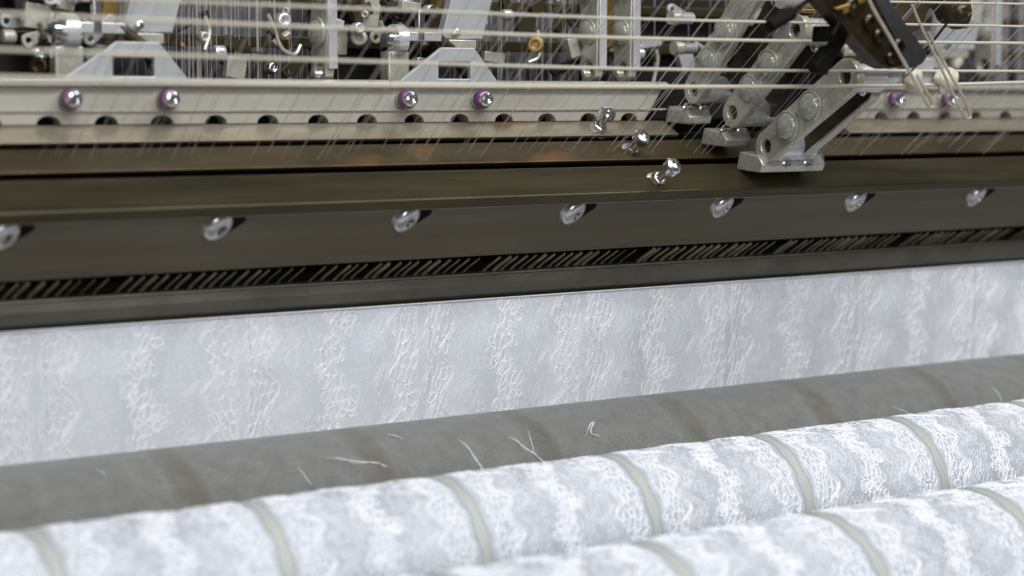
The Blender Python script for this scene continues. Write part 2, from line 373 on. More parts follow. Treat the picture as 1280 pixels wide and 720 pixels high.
# ------------------------------------------------------------------ bolts standing out of the bars
def bolt(base, tip, label, par):
    base, tip = Vector(base), Vector(tip); d = (tip-base); Lh = d.length; d.normalize()
    t = thing('bolt', base, label, 'bolt', 'bolts standing out of the bars')
    bm = bmesh.new(); add_lathe(bm, base - d*.004, d, [(.0045,0),(.0045,Lh*.8)], 18)
    obj('shank', bm, M['chrome'], t)
    bm = bmesh.new(); add_lathe(bm, base + d*Lh*.12, d, [(.008,0),(.008,Lh*.16),(.0070,Lh*.19)], 6)
    obj('hex_nut', bm, M['chrome'], t, bevel=.0006)
    bm = bmesh.new(); add_lathe(bm, base - d*.003, d, [(.0105,0),(.0105,.0045),(.009,.0052)], 20)
    obj('base_washer', bm, M['alu'], t)
    bm = bmesh.new(); add_lathe(bm, base + d*Lh*.72, d, [(.0065,0),(.0093,.002),(.0093,.0085),(.0078,.0105),(.004,.0112),(.0036,.009),(.0,.009)], 24)
    obj('bolt_head', bm, M['chrome'], t)
    return t
for (bp, hp, Yb, lab) in (((748,163),(758,144),1.652,'smallest bolt, at the foot of the beige rail left of the levers'),
                          ((787,190),(801,173),1.620,'silver bolt with hex nut standing out of the rusty bar beside an orange rust patch'),
                          ((817,228),(841,208),1.565,'largest silver bolt, with hex nut, standing out of the bar just above the screws')):
    b0 = PY(bp[0], bp[1], Yb); tp = PX(hp[0], hp[1], b0.x)
    bolt(b0, tp + (tp-b0)*.12, lab, None)

# ------------------------------------------------------------------ levers
def lever(Yb, low, high, wid, label, beads=(.32,.56), hole=.0078, name='lever', group='cast levers with glass rollers', boss=(.030,.026), base=None, link=True, off=0, cat='lever', xoff=0, th=.010, rim=False):
    pl = PY(low[0], low[1], Yb); X = pl.x
    ph = PX(high[0], high[1], X)
    a, b = (pl.y, pl.z), (ph.y, ph.z)
    t = thing(name, pl, label, cat, group)
    bm = bmesh.new()
    add_plate(bm, stadium(a, b, wid*.92, wid), [circle(a[0],a[1],hole), circle(b[0],b[1],hole)], Vector((X,0,0)), UY, UZ, UX, th)
    obj('lever_plate', bm, M['alu'], t, bevel=.0012)
    A, B = Vector(pl), Vector(ph)
    for c, L_ in ((A, boss[0]), (B, boss[1])):
        if L_ <= 0: continue
        bm = bmesh.new(); add_lathe(bm, c + UX*(th-.001), UX, [(hole,0),(wid*.86,.0),(wid*.86,L_),(wid*.8,L_+.0015),(hole,L_+.0015)], 28, caps=False)
        obj('boss', bm, M['chrome2'], t)
        bm = bmesh.new(); add_lathe(bm, c + UX*.006, UX, [(hole-.0004,0),(hole-.0004,.05)], 20); obj('pivot_pin', bm, M['pin'], t)
    d = (B-A)
    for f in beads:
        c = A + d*f
        bm = bmesh.new(); r = wid*.80
        add_lathe(bm, c - UX*.001, -UX, [(r*1.12,-.0005),(r*1.12,.0025),(r*1.02,.003),(r*1.02,-.0005)], 28, caps=False)
        rg = obj('roller_ring', bm, M['alu'], t)
        bm = bmesh.new(); add_sphere(bm, c - UX*.0015, r, 3, (.62,1,1)); obj('glass_roller', bm, M['glass'], t, angle=180)
        bm = bmesh.new(); add_lathe(bm, c - UX*.0003, -UX, [(r*.35,0),(r*.35,.003),(r*.2,.004)], 16); obj('roller_core', bm, M['chrome'], t)
    if link:   # parallel dark link behind the plate
        bm = bmesh.new(); dn = d.normalized(); q = Vector((0,-dn.z,dn.y)); q = q if q.z < 0 else -q
        s = A + UX*(th+.032) + q*wid*.15 + dn*.010; e = B + UX*(th+.032) + q*wid*.15 - dn*.02
        add_plate(bm, stadium((s.y,s.z),(e.y,e.z), wid*.62, wid*.62), [], Vector((s.x,0,0)), UY, UZ, UX, .008)
        obj('dark_link', bm, M['linkm'], t, bevel=.001)
        bm = bmesh.new(); add_plate(bm, stadium((s.y,s.z),(e.y,e.z), wid*.8, wid*.8), [stadium((s.y,s.z),(e.y,e.z), wid*.62, wid*.62)], Vector((s.x-.001,0,0)), UY, UZ, UX, .011)
        (obj('link_rim', bm, M['alu'], t, bevel=.0008) if rim else bm.free())
        bm = bmesh.new(); add_sphere(bm, e - UX*.001, wid*.38, 2, (.5,1,1)); obj('link_button', bm, M['chrome'], t)
    return t, A, B
M['linkm'] = metal('dark_link_steel', (.10,.075,.05), (.03,.025,.022), .3, .8, 30)
L3, A3, B3 = lever(1.535, (957,183), (1056,96), .0185, 'nearest cast lever in the fan of three, standing on the large polished block', boss=(.052,.036), beads=(.30,.585), rim=True)
L2, A2, B2 = lever(1.575, (915,141), (993,38), .0175, 'middle cast lever of the fan, on the small grey block at the rusty bar', boss=(.045,.05), beads=(.30,.60))
L1, A1, B1 = lever(1.615, (866,112), (941,-22), .0170, 'farthest cast lever of the fan, leftmost, standing by the dark end of the beige rail', boss=(.034,.03), beads=(.28,.55))
# polished foot blocks under the levers
def footblock(px0, px1, py, Yb, h, label, grooves=True):
    a = PY(px0, py, Yb); L_ = PY(px1, py, Yb).x - a.x
    t = thing('foot_block', a, label, 'foot block', 'metal foot blocks under the levers')
    prof = [(Yb-.016, a.z-.002), (Yb-.020, a.z+.006), (Yb-.012, a.z+h), (Yb+.018, a.z+h+.004), (Yb+.024, a.z)]
    bm = bmesh.new(); add_prism_x(bm, prof, a.x, a.x+L_); obj('block', bm, M['alu'], t, bevel=.0015)
    if grooves:
        for f in (.38, .72):
            bm = bmesh.new(); add_lathe(bm, Vector((a.x+L_*f, Yb-.016, a.z+h*.62)), Vector((0,-.8,.5)), [(.0085,0),(.0085,.003),(.007,.0045),(.0035,.005)], 20)
            obj('cap_screw', bm, M['chrome'], t)
    bm = bmesh.new(); add_lathe(bm, Vector((a.x+L_*.93, Yb-.004, a.z+h*.7)), UX, [(.009,0),(.009,L_*.12),(.006,L_*.14)], 20); obj('end_nut', bm, M['chrome'], t)
    bm = bmesh.new(); add_tube(bm, [Vector((a.x+L_*.3+.012*math.cos(k*.5), Yb-.012, a.z+h+.002+.006*math.sin(k*.5))) for k in range(14)], .0012, 6); obj('wire_clip', bm, M['chrome'], t)
    return t
footblock(938, 1016, 213, 1.552, .016, 'large polished block with two cap screws, under the nearest lever')
footblock(893, 925, 181, 1.600, .014, 'small grey block on the rusty bar under the middle lever', False)
footblock(848, 876, 153, 1.640, .014, 'small grey block beside the rail end under the farthest lever', False)
# hanging levers behind the strings
hl = []
for (px, lab) in ((398,'hanging cast lever, single, left of the two brackets gap behind blurred yarns'), (735,'left one of the two hanging levers side by side in the middle'),
                  (777,'right one of the two hanging levers side by side in the middle'), (1229,'hanging cast lever at the far right behind fine vertical yarns')):
    Yh = 1.70
    t, A, B = lever(Yh, (px,86 if px!=1229 else 82), (px+1,-30), .0165, lab, boss=(0,0), link=False, group='hanging cast levers behind the cords', name='hanging_lever', beads=(.40,.86), hole=.0085)
    bm = bmesh.new(); add_box(bm, A + Vector((.006,-.0185,.055)), UX*.005, UY*.0014, UZ*.055); obj('edge_bar', bm, M['chrome2'], t, bevel=.0006)

# ------------------------------------------------------------------ background mechanism
def simple(name, bm, mat, label, cat, group=None, bevel=.001, origin=None, smooth=True):
    vs = [v.co.copy() for v in bm.verts]; o_ = Vector((sum(v.x for v in vs)/len(vs), sum(v.y for v in vs)/len(vs), min(v.z for v in vs)))
    return tag(obj(name, bm, mat, None, o_, bevel=bevel, smooth=smooth), label, cat, group)
def boxpx(px0, py0, px1, py1, Y, t, lean=0):
    a, b = PY(px0, py1, Y), PY(px1, py0, Y)
    bm = bmesh.new(); add_plate(bm, [(0,0),(b.x-a.x,0),(b.x-a.x+lean,b.z-a.z),(lean,b.z-a.z)], [], a, UX, UZ, UY, t); return bm
simple('back_panel', boxpx(-300,-260,2300,118,1.86,.02), M['slate'], 'slate grey panel behind the fine vertical yarns', 'panel')
for (a,b,l) in ((124,142,'brass strip at the far left beside the pale column plate'),(541,560,'brass strip beside the middle pale column plate'),(752,770,'brass strip between the two central hanging levers'),(1030,1050,'brass strip behind the dark arm')):
    simple('brass_strip', boxpx(a,-60,b,48 if a<600 else 60,1.74,.012,.012), M['gold'], l, 'brass strip', 'brass strips behind the cords')
bm = bmesh.new(); add_prism_x(bm, [(1.78,ZZ(14,1.78)),(1.78,ZZ(2,1.78)),(1.80,ZZ(2,1.80)),(1.80,ZZ(14,1.80))], X0, X1)
simple('cross_bar', bm, M['bar'], 'olive horizontal bar across the back at the very top', 'machine bar')
# dark mechanical blocks between the slate windows
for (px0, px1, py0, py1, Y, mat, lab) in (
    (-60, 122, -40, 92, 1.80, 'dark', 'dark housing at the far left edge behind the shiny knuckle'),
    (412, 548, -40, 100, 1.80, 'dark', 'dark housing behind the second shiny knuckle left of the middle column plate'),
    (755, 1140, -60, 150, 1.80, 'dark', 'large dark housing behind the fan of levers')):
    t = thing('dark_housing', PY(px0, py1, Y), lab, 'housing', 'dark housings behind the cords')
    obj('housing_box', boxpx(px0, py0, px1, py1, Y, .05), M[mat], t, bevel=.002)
    n = max(2, int((px1-px0)/34))
    for k in range(n):
        q = px0 + (k+.2)*(px1-px0)/n
        if px0 == 755 and k in (1, 2, 3, 4): continue
        hgt = random.uniform(18, 55); y0 = random.uniform(-20, 45)
        obj('rib_plate', boxpx(q, y0, q+random.uniform(9,20), y0+hgt, Y-.03-random.random()*.02, .01, random.uniform(-.003,.006)), M[random.choice(['alu','bar','beige','dark','white'])], t, bevel=.001)
# small fittings scattered over the housings and the slate panel
def fittings(parent, spans, n, seed):
    r_ = random.Random(seed)
    for i in range(n):
        a_, b_ = r_.choice(spans); px, py = r_.uniform(a_, b_), r_.uniform(-6, 92); Y = r_.uniform(1.715, 1.77); c = PY(px, py, Y)
        bm = bmesh.new(); k = r_.random(); mt = r_.choice(['chrome2','alu','chrome','bar','beige','bar','gold','brown'] if k < .6 else ['alu','chrome2','bar'])
        if k < .3:
            R = r_.uniform(.004,.010); add_lathe(bm, c, r_.choice([-UY, UX, Vector((-.6,-.8,0))]), [(R*.9,0),(R,.002),(R,.010),(R*.8,.012),(R*.45,.012),(R*.4,.009),(0,.009)], 18); nm = 'collar'
        elif k < .55:
            add_tube(bm, [c, c + Vector((r_.uniform(-.03,.04), r_.uniform(-.01,.01), r_.uniform(-.03,.03)))], r_.uniform(.0015,.004), 10); nm = 'pin'
        elif k < .8:
            an = r_.uniform(-.8,.8); u = Vector((math.cos(an),0,math.sin(an))); v = Vector((-math.sin(an),0,math.cos(an)))
            add_plate(bm, stadium((0,0),(r_.uniform(.012,.03),0),.0065,.0045,8), [circle(0,0,.003,12)], c, u, v, UY, .004); nm = 'small_link'
        else:
            an = r_.uniform(-.5,.5); add_box(bm, c, Vector((math.cos(an),0,math.sin(an)))*r_.uniform(.004,.014), UY*.005, Vector((-math.sin(an),0,math.cos(an)))*r_.uniform(.004,.012)); nm = 'block'
        obj(nm, bm, M[mt], parent, bevel=.0006)
hs = [o for o in COL.objects if o.name.startswith('dark_housing')]
fittings(hs[0], [(-20,122)], 26, 1); fittings(hs[1], [(408,545)], 26, 2); fittings(hs[2], [(790,1000),(1000,1130)], 40, 3)
fr = thing('fitting_rack', PY(300, 100, 1.80), 'rack of small metal fittings half hidden by the fine vertical yarns', 'rack')
bm = bmesh.new(); add_box(bm, ((X0+X1)/2, 1.79, ZZ(58,1.79)), UX*(X1-X0)/2, UY*.004, UZ*.006); obj('rack_rail', bm, M['bar'], fr, bevel=.001)
fittings(fr, [(205,410),(590,720),(1195,1330)], 46, 4)
# shiny knuckles
def knuckle(px, py, Y, s, label):
    c = PY(px, py, Y); t = thing('knuckle', c, label, 'knuckle joint', 'shiny knuckle joints behind the cords')
    k = s
    bm = bmesh.new(); add_lathe(bm, c, UX, [(.017*k,0),(.017*k,.012*k),(.0145*k,.014*k)], 24); obj('hub', bm, M['chrome2'], t)
    bm = bmesh.new(); add_lathe(bm, c - UX*.010*k, UX, [(.008*k,0),(.0105*k,.002),(.0105*k,.01*k)], 20); obj('hub_nut', bm, M['chrome'], t)
    bm = bmesh.new(); add_box(bm, c + Vector((.035*k,-.004,.004*k)), UX*.022*k, UY*.006, UZ*.005*k); obj('arm', bm, M['chrome2'], t, bevel=.001)
    bm = bmesh.new(); add_box(bm, c + Vector((.030*k,-.008,.016*k)), UX*.004*k, UY*.004, UZ*.016*k); obj('post', bm, M['chrome'], t, bevel=.001)
    bm = bmesh.new(); add_box(bm, c + Vector((.006*k,.004,-.036*k)), UX*.013*k, UY*.008, UZ*.024*k); obj('foot_piece', bm, M['alu'], t, bevel=.0015)
    bm = bmesh.new(); add_tube(bm, [c+Vector((.052*k,-.004,.006*k)), c+Vector((.075*k,-.006,-.012*k)), c+Vector((.10*k,-.006,-.05*k))], .006*k, 10); obj('link_rod', bm, M['bar'], t)
    return t
knuckle(76, 40, 1.70, 1.05, 'shiny chrome knuckle joint at the far left, left of the leftmost bracket')
knuckle(490, 50, 1.70, .95, 'shiny chrome knuckle joint left of the middle bracket')
# clamps: rows of small grey clips with ribbed ends
def clip(px, py, Y, s, label, rot=0.0):
    c = PY(px, py, Y); t = thing('ribbed_clip', c, label, 'clip', 'small ribbed clips among the yarns')
    bm = bmesh.new(); add_lathe(bm, c, UX, [(.010*s,0),(.010*s,.014*s),(.008*s,.016*s)], 18); obj('clip_cap', bm, M['alu'], t)
    bm = bmesh.new(); prof = []
    for i in range(6): prof += [(.0085*s,.017*s+i*.004*s),(.0085*s,.0188*s+i*.004*s),(.0070*s,.0192*s+i*.004*s),(.0070*s,.0208*s+i*.004*s)]
    add_lathe(bm, c, UX, prof, 18); obj('ribbed_sleeve', bm, M['white'], t)
    return t
clip(838, 22, 1.62, .75, 'ribbed clip just under the top cord, left of the farthest lever')
clip(842, 60, 1.66, .75, 'ribbed clip below the second cord, left of the farthest lever')
# loose little hooks/springs in the slate windows
def curl(pts, Y, r, mat, name, label, cat, group):
    bm = bmesh.new(); add_tube(bm, catmull([PY(a,b,Y) for a,b in pts], 6), r, 8); return simple(name, bm, M[mat], label, cat, group, bevel=0)
for (pts, lab) in ((((335,18),(344,38),(352,60),(368,68),(376,56)),'bent metal finger left of the single hanging lever'),
                   (((672,38),(674,60),(672,72),(660,78)),'bent metal finger left of the two central hanging levers'),
                   (((820,62),(822,76),(818,96),(816,104)),'thin bent pin between hanging levers and fan of levers'),
                   (((1232,68),(1238,76),(1248,76)),'small curled finger beside the far right hanging lever'),
                   (((256,20),(262,40),(256,62)),'faint bent finger among the yarns right of the leftmost bracket')):
    curl(pts, 1.72, .0022, 'alu', 'bent_finger', lab, 'metal finger', 'bent metal fingers among the yarns')
# vertical yarn curtain
bm = bmesh.new(); x = .35
while x < 2.35:
    Yq = 1.74 + random.random()*.09
    if not any(PY(a_,50,1.78).x < x < PY(b_,50,1.78).x for a_, b_ in ((200,412),(585,765),(1140,1500))) and random.random() < .85:
        x += .003; continue
    zb_, zt2 = ZZ(112,Yq), ZZ(-150,Yq)
    add_tube(bm, [(x,Yq,zb_),(x+random.uniform(-.004,.004),Yq,zt2)], random.choice([.00016,.0002,.0003]), 4, caps=False)
    x += random.uniform(.0008,.0036)
tag(obj('yarn_curtain', bm, M['yarn']), 'fine pale vertical yarns hanging in front of the slate panel', 'yarns', None, 'stuff')

# ------------------------------------------------------------------ cords
YW = 1.40
cords = [([(0,-26),(420,-8),(820,-3),(1100,2),(1280,5)], .0012, 'topmost pale cord, seen only at the upper right'),
         ([(0,-8),(420,9.5),(850,25),(1280,33)], .0013, 'second pale cord from the top, entering at the upper left edge'),
         ([(0,17),(420,35),(850,49),(1280,54)], .0016, 'pale cord crossing just above the middle bracket'),
         ([(0,62),(430,76),(850,87),(1280,89)], .0015, 'pale cord crossing in front of the bracket windows'),
         ([(0,97),(430,106),(850,108.5),(1120,107),(1280,103)], .0020, 'lowest and thickest pale cord, running along the top of the beige rail')]
for i,(pts, r, lab) in enumerate(cords):
    P = [PY(a,b,YW) for a,b in pts]
    P = [P[0]+(P[0]-P[1])*.4] + P + [P[-1]+(P[-1]-P[-2])*.6]
    bm = bmesh.new(); add_tube(bm, catmull(P, 14), r, 10); simple('cord', bm, M['string'], lab, 'cord', 'pale cords crossing the machine', bevel=0)

# ------------------------------------------------------------------ leaning yarns
def yarn_px():
    out = []
    x = 40
    while x < 1330:
        dens = 12 if x < 500 else (8 if x < 760 else 5.5)
        x += random.uniform(.35, 1.9)*dens
        if random.random() < .18: x += 22
        out.append(x)
    return out
for px in yarn_px():
    py = 202 - (px/1280)*10; Yb = 1.598 + random.uniform(-.004,.03)
    py = py - (Yb-1.598)*500
    b0 = PY(px, py, Yb); d = Vector((random.uniform(-.02,.02), -.8, .62+random.uniform(-.05,.08))).normalized()
    L_ = random.uniform(.42,.7)
    bm = bmesh.new(); add_tube(bm, [b0, b0+d*L_*.5, b0+d*L_], random.choice([.00020,.00028,.00040]), 5, caps=False)
    tag(obj('yarn', bm, M['yarn'], None, b0), 'single fine white yarn slanting up and outwards from the rusty bar', 'yarn', 'slanting yarns above the rusty bar')

# guides in the dark gap
gx = PY(690, 325, 1.63).x
for g in range(-5, 9):
    n = 16
    for k in range(n):
        x = gx + g*PITCH - .085 + k*.0117 + random.uniform(-.0015,.0015)
        if x < .3 or x > 2.35: continue
        b0 = Vector((x, 1.645+random.uniform(-.002,.002), ZZ(341,1.645)))
        e = b0 + Vector((.009,-.029,.020))
        bm = bmesh.new(); add_tube(bm, [b0 + Vector((0,.004,-.004)), b0*.5+e*.5, e], random.choice([.0010,.0014,.0020])*(.55 if k > 12 else 1), 6)
        tag(obj('guide_needle', bm, M['needle'], None, b0), 'thin bronze guide needle slanting in the dark gap under the screw bar', 'guide needle', 'guide needles in the dark gap')

# ------------------------------------------------------------------ lace motif
REP = .105
def motif(rnd):
    """polylines (material, radius factor, [(u in 0..1 across a band, v in metres)]) for one repeat"""
    out = []; s = REP; P2 = 2*math.pi
    def strand(u0, hs, n=64, mat=1, r=1.0):
        out.append((mat, r, [(u0 + sum(A*math.sin(f*P2*i/n+ph) for A, f, ph in hs), s*i/n) for i in range(n+1)]))
    def loop(u, v, lu, lv, a, r=1.1):
        n = 11; w1, w2 = rnd.uniform(-.25,.25), rnd.uniform(0, 6); pts = []
        for i in range(n+1):
            t = P2*i/n; k = 1 + w1*math.sin(2*t+w2)
            x, y = lu*k*math.cos(t), lv*k*math.sin(t)
            pts.append((u + (x*math.cos(a)-y*math.sin(a))/PITCH, v + x*math.sin(a)+y*math.cos(a)))
        out.append((1, r, pts))
    for side in (1, -1):
        m = (lambda u: u) if side == 1 else (lambda u: 1-u)
        eh = [(.012*side, 3, .6), (.004, 11, rnd.random()*6)]
        strand(m(.066), eh, 90, r=.9); strand(m(.078), [(.012*side,3,.7),(.006,13,1)], 90, r=.8)
        # net of touching loops filling a scalloped border
        nr = 12; dv = s/nr
        for q in range(nr):
            ph = 3*q/nr + .12
            reach = .055 + .090*abs(math.sin(math.pi*ph)); du = .0066/PITCH; n_ = max(1, int(reach/du+.5))
            for c in range(n_):
                u = .088 + (c+.5*(q % 2))*du + rnd.gauss(0,.005)
                loop(m(u), (q+.5)*dv + rnd.gauss(0,.0012), rnd.uniform(.0021,.0037), dv*rnd.uniform(.46,.72), side*.55*math.cos(math.pi*ph)+rnd.gauss(0,.22), rnd.uniform(.8,1.25))
        # outer outline of the scallops, doubled
        for e in range(3):
            strand(m(.185+.014*e), [(.040*side*(1-.1*e),3,-1.0),(.003,5,e*2)], 70, r=(1.2,.7,.5)[e])
        for e in range(4):
            strand(m(.235+.018*e), [(.042*side,3,-1.1-.12*e),(.006,4,e)], 60, r=.4)
    # centre column: plaited chain of loops
    for j in range(3): strand(.5, [(.030,2,j*2.1),(.016,7,j*1.3),(.006,17,j)], 80, r=1.0)
    for q in range(12):
        dv = s/12; c = .5 + .035*math.sin(P2*2*q/12+1)
        for e in ((-2,-1,0,1) if q % 3 else (-2,-1,0,1,2)): loop(c + e*.032 + (q % 2)*.016 + rnd.gauss(0,.005), (q+.5)*dv, rnd.uniform(.0022,.0038), dv*rnd.uniform(.46,.64), rnd.gauss(.35*math.cos(P2*2*q/12),.3), rnd.uniform(.8,1.25))
    # leaves and small sprays leaving the centre column
    for (vc, sd) in ((.12,1),(.36,-1),(.58,1),(.83,-1)):
        for m_ in range(4):
            a0 = (math.pi/2)*(1-sd) + rnd.uniform(-.9,.9) + sd*.2; R = rnd.uniform(.009,.019)
            pts = []
            for sg in (1, -1):
                for i in range(9):
                    t = i/8 if sg == 1 else 1-i/8; rr = sg*R*math.sin(math.pi*t)*.2
                    pts.append((.5+sd*.03 + (R*t*math.cos(a0)-rr*math.sin(a0))/PITCH, vc*s + R*t*math.sin(a0)+rr*math.cos(a0)))
            out.append((1, .8, pts))
    # light open mesh in the plain ground
    for side in (1, -1):
        for q in range(18):
            for c in range(4):
                if rnd.random() < .3: continue
                u = .255 + c*.038 + (q % 2)*.019 + rnd.gauss(0,.004)
                loop(u if side == 1 else 1-u, (q+.5)*s/18, rnd.uniform(.0018,.0032), s/18*rnd.uniform(.4,.7), rnd.gauss(0,.5), rnd.uniform(.32,.5))
    return out
MOTS = [motif(random.Random(q)) for q in (3,8,21)]
from mathutils import noise as mnoise
def edge_u(v, side, amp=.006): return side*(.034 + amp*math.sin(2*math.pi*3*v/REP+.6*0))
def lay(bm, mapf, ubands, v0, v1, r, seam_mi=2, lift=.0, seed=0, straight=False):
    """lay motif threads through mapf(x, v, lift)->Vector"""
    k0, k1 = int(math.floor(v0/REP)), int(math.ceil(v1/REP))
    for b in ubands:
        rb = random.Random(b)
        for k in range(k0, k1):
            for mi, rf, pts in MOTS[(b*2+k*5) % 3]:
                P = [((u+b)*PITCH, v+k*REP) for u, v in pts] if not straight else [((.5+(u-.5)*1.10+b)*PITCH, (v+k*REP)*1.5) for u, v in pts]
                run = [q for q in P if v0 <= q[1] <= v1]
                if len(run) < 2 or len(run) < len(P)*(.15 if straight else .5): continue
                add_tube(bm, [mapf(x + .0018*mnoise.noise((x*40, v*40, 1.7+seed)), v + .002*mnoise.noise((x*28, v*28, 7.7)), lift) for x, v in run], r*rf, 4, mi, caps=False)
        # ribbon marker threads (olive) either side of the band joint
        n = int((v1-v0)/.0025)
        if straight:
            add_tube(bm, [mapf((b+.045)*PITCH + .0006*math.sin(v0+i*.15+b), v0+i*.0025, lift) for i in range(n+1)], r*.55, 4, seam_mi, caps=False)
        for side in (() if straight else (-1, 1)):
            add_tube(bm, [mapf((b + edge_u(v0+i*.0025, side)*.9)*PITCH, v0+i*.0025, r*.25) for i in range(n+1)], r*.62, 4, seam_mi, caps=False)

def roll(name, Yc, zc, R, th0, th1, off, label, cat, threads=True, mats=None, a0=0, r=.00088, wob=.0, sx=1.0):
    """lace or felt wound on a horizontal roll, with steel core"""
    t = thing(name, (X0, Yc, zc), label, cat)
    def mp(x, v, lift):
        a = v/R; rr = R + lift + wob*math.sin(x*31+math.sin(v*20)) + wob*.7*math.sin(x*77+v*30)
        return Vector((x*sx+off, Yc - rr*math.sin(a), zc + rr*math.cos(a)))     # v=0 at top, growing towards the viewer
    bm = bmesh.new(); uvl = bm.loops.layers.uv.new('UVMap')
    nx, na = 340, 96
    xs = [(X0 - off + (X1-X0)*i/nx)/sx for i in range(nx+1)]
    grid = []
    for i in range(nx+1):
        grid.append([bm.verts.new(mp(xs[i], 2*math.pi*R*j/na, 0)) for j in range(na)])
    for i in range(nx):
        for j in range(na):
            f = bm.faces.new((grid[i][j], grid[i+1][j], grid[i+1][(j+1)%na], grid[i][(j+1)%na]))
            cs = ((i,j),(i+1,j),(i+1,j+1),(i,j+1))
            for lp, (ii,jj) in zip(f.loops, cs): lp[uvl].uv = (xs[ii], 2*math.pi*R*jj/na)
    if threads:
        b0, b1 = int((.2-off)/PITCH/sx)-1, int((2.3-off)/PITCH/sx)+1
        lay(bm, mp, range(b0, b1), th0*R, th1*R, r, 2, r*.1)
        # plain ribbon between the two marker threads
        n = 60
        for b in range(b0, b1):
            prev = None
            for i in range(n+1):
                v = th0*R + (th1-th0)*R*i/n
                l = bm.verts.new(mp((b+edge_u(v,-1)*.9)*PITCH, v, .0002)); q = bm.verts.new(mp((b+edge_u(v,1)*.9)*PITCH, v, .0002))
                if prev: bm.faces.new((prev[0], prev[1], q, l)).material_index = 3
                prev = (l, q)
    obj('lace_wrap' if threads else 'felt_wrap', bm, mats, t, angle=60)
    bm = bmesh.new(); add_lathe(bm, (X0-.05, Yc, zc), UX, [(R*.35,0),(R*.35,X1-X0+.1)], 32); obj('steel_core', bm, M['chrome2'], t)
    return t
def roll_z(pytop, Yc, R, px=640):
    """centre height so that the roll's upper outline passes through image row pytop at column px"""
    lo, hi = 0.3, 2.0
    c = PY(px, pytop, Yc)
    # ray in Y-Z section through the camera; tangent circle centre = below the ray line by R
    ry, rz = c.y, c.z - CAM.z; n = math.hypot(ry, rz)
    return c.z - R*n/ry
lacem = [M['lace'], M['thread'], M['olive'], M['ribbon']]
R2, Y2 = .075, 1.42; z2 = roll_z(583, Y2, R2)
S2 = .188/.2; x2 = PY(607, 650, Y2-R2*.95).x % (PITCH*S2)
roll('lace_roll', Y2, z2, R2, -.6, 2.4, x2, 'white lace wound on the middle roll, between the grey roller and the front lace roll', 'lace roll', True, lacem, wob=.0003, sx=S2)
R3, Y3 = .095, 1.235; z3 = roll_z(702, Y3, R3)
x3 = PY(1075, 690, Y3-R3*.5).x % PITCH
roll('lace_roll', Y3, z3, R3, -.6, 2.0, x3, 'white lace wound on the front roll, cut off by the bottom right of the frame', 'lace roll', True, lacem, wob=.0004)
R1, Y1 = .105, 1.60; z1 = roll_z(512, Y1, R1)
x1 = (PY(700, 545, Y1-R1*.8).x - .5*PITCH*.95) % (PITCH*.95)
roll('grey_roller', Y1, z1, R1, 0, 2, x1, 'grey felt covered roller with brownish rings, behind the lace rolls', 'roller', False, M['felt'], sx=.95)

# hanging lace sheet
SY0, SY1 = 1.620, 1.642
stop, sbot = ZZ(370.5, SY0), ZZ(640, SY1)
def smap(x, v, lift):
    f = v/(stop-sbot)
    y = SY0 + (SY1-SY0)*f - .012*math.sin(min(1,f)*math.pi*.5) + min(1,f*5)*(.0020*math.sin(x*44+f*2) + .0016*math.sin(x*97+f*5))
    return Vector((x, y - lift, stop - v))
offS = PY(722, 450, 1.63).x % PITCH
bm = bmesh.new(); uvl = bm.loops.layers.uv.new('UVMap'); nx, nz = 500, 30; H = stop-sbot
g = [[bm.verts.new(smap(X0+(X1-X0)*i/nx, H*j/nz, 0)) for j in range(nz+1)] for i in range(nx+1)]
for i in range(nx):
    for j in range(nz):
        f = bm.faces.new((g[i][j], g[i+1][j], g[i+1][j+1], g[i][j+1]))
        for lp, (ii,jj) in zip(f.loops, ((i,j),(i+1,j),(i+1,j+1),(i,j+1))): lp[uvl].uv = (X0+(X1-X0)*ii/nx, H*jj/nz+3.3)
lay(bm, lambda x, v, l: smap(x+offS, v, l), range(0, 12), .002, H*.8, .00058, 2, 0, 5, True)
# thicker rolled selvedge right under the steel bar
add_tube(bm, [smap(X0+(X1-X0)*i/300, .0006, .001) for i in range(301)], .0008, 6, 1, caps=False)
tag(obj('lace_sheet', bm, [M['lacesheet'], M['threadsheer'], M['seam']], None, (0,0,0), angle=60), 'sheer white lace sheet hanging from the smooth grey bar down behind the grey roller', 'lace fabric')
bm = bmesh.new(); add_box(bm, ((X0+X1)/2, 1.71, (ZZ(440,1.71)+ZZ(700,1.71))/2), UX*(X1-X0)/2, UY*.004, UZ*(ZZ(440,1.71)-ZZ(700,1.71))/2)  # board added to give the sheet's lower half a warm glow
simple('tint_board', bm, M['tintboard'], 'beige board added to show warm through the lower part of the sheer lace sheet', 'board')

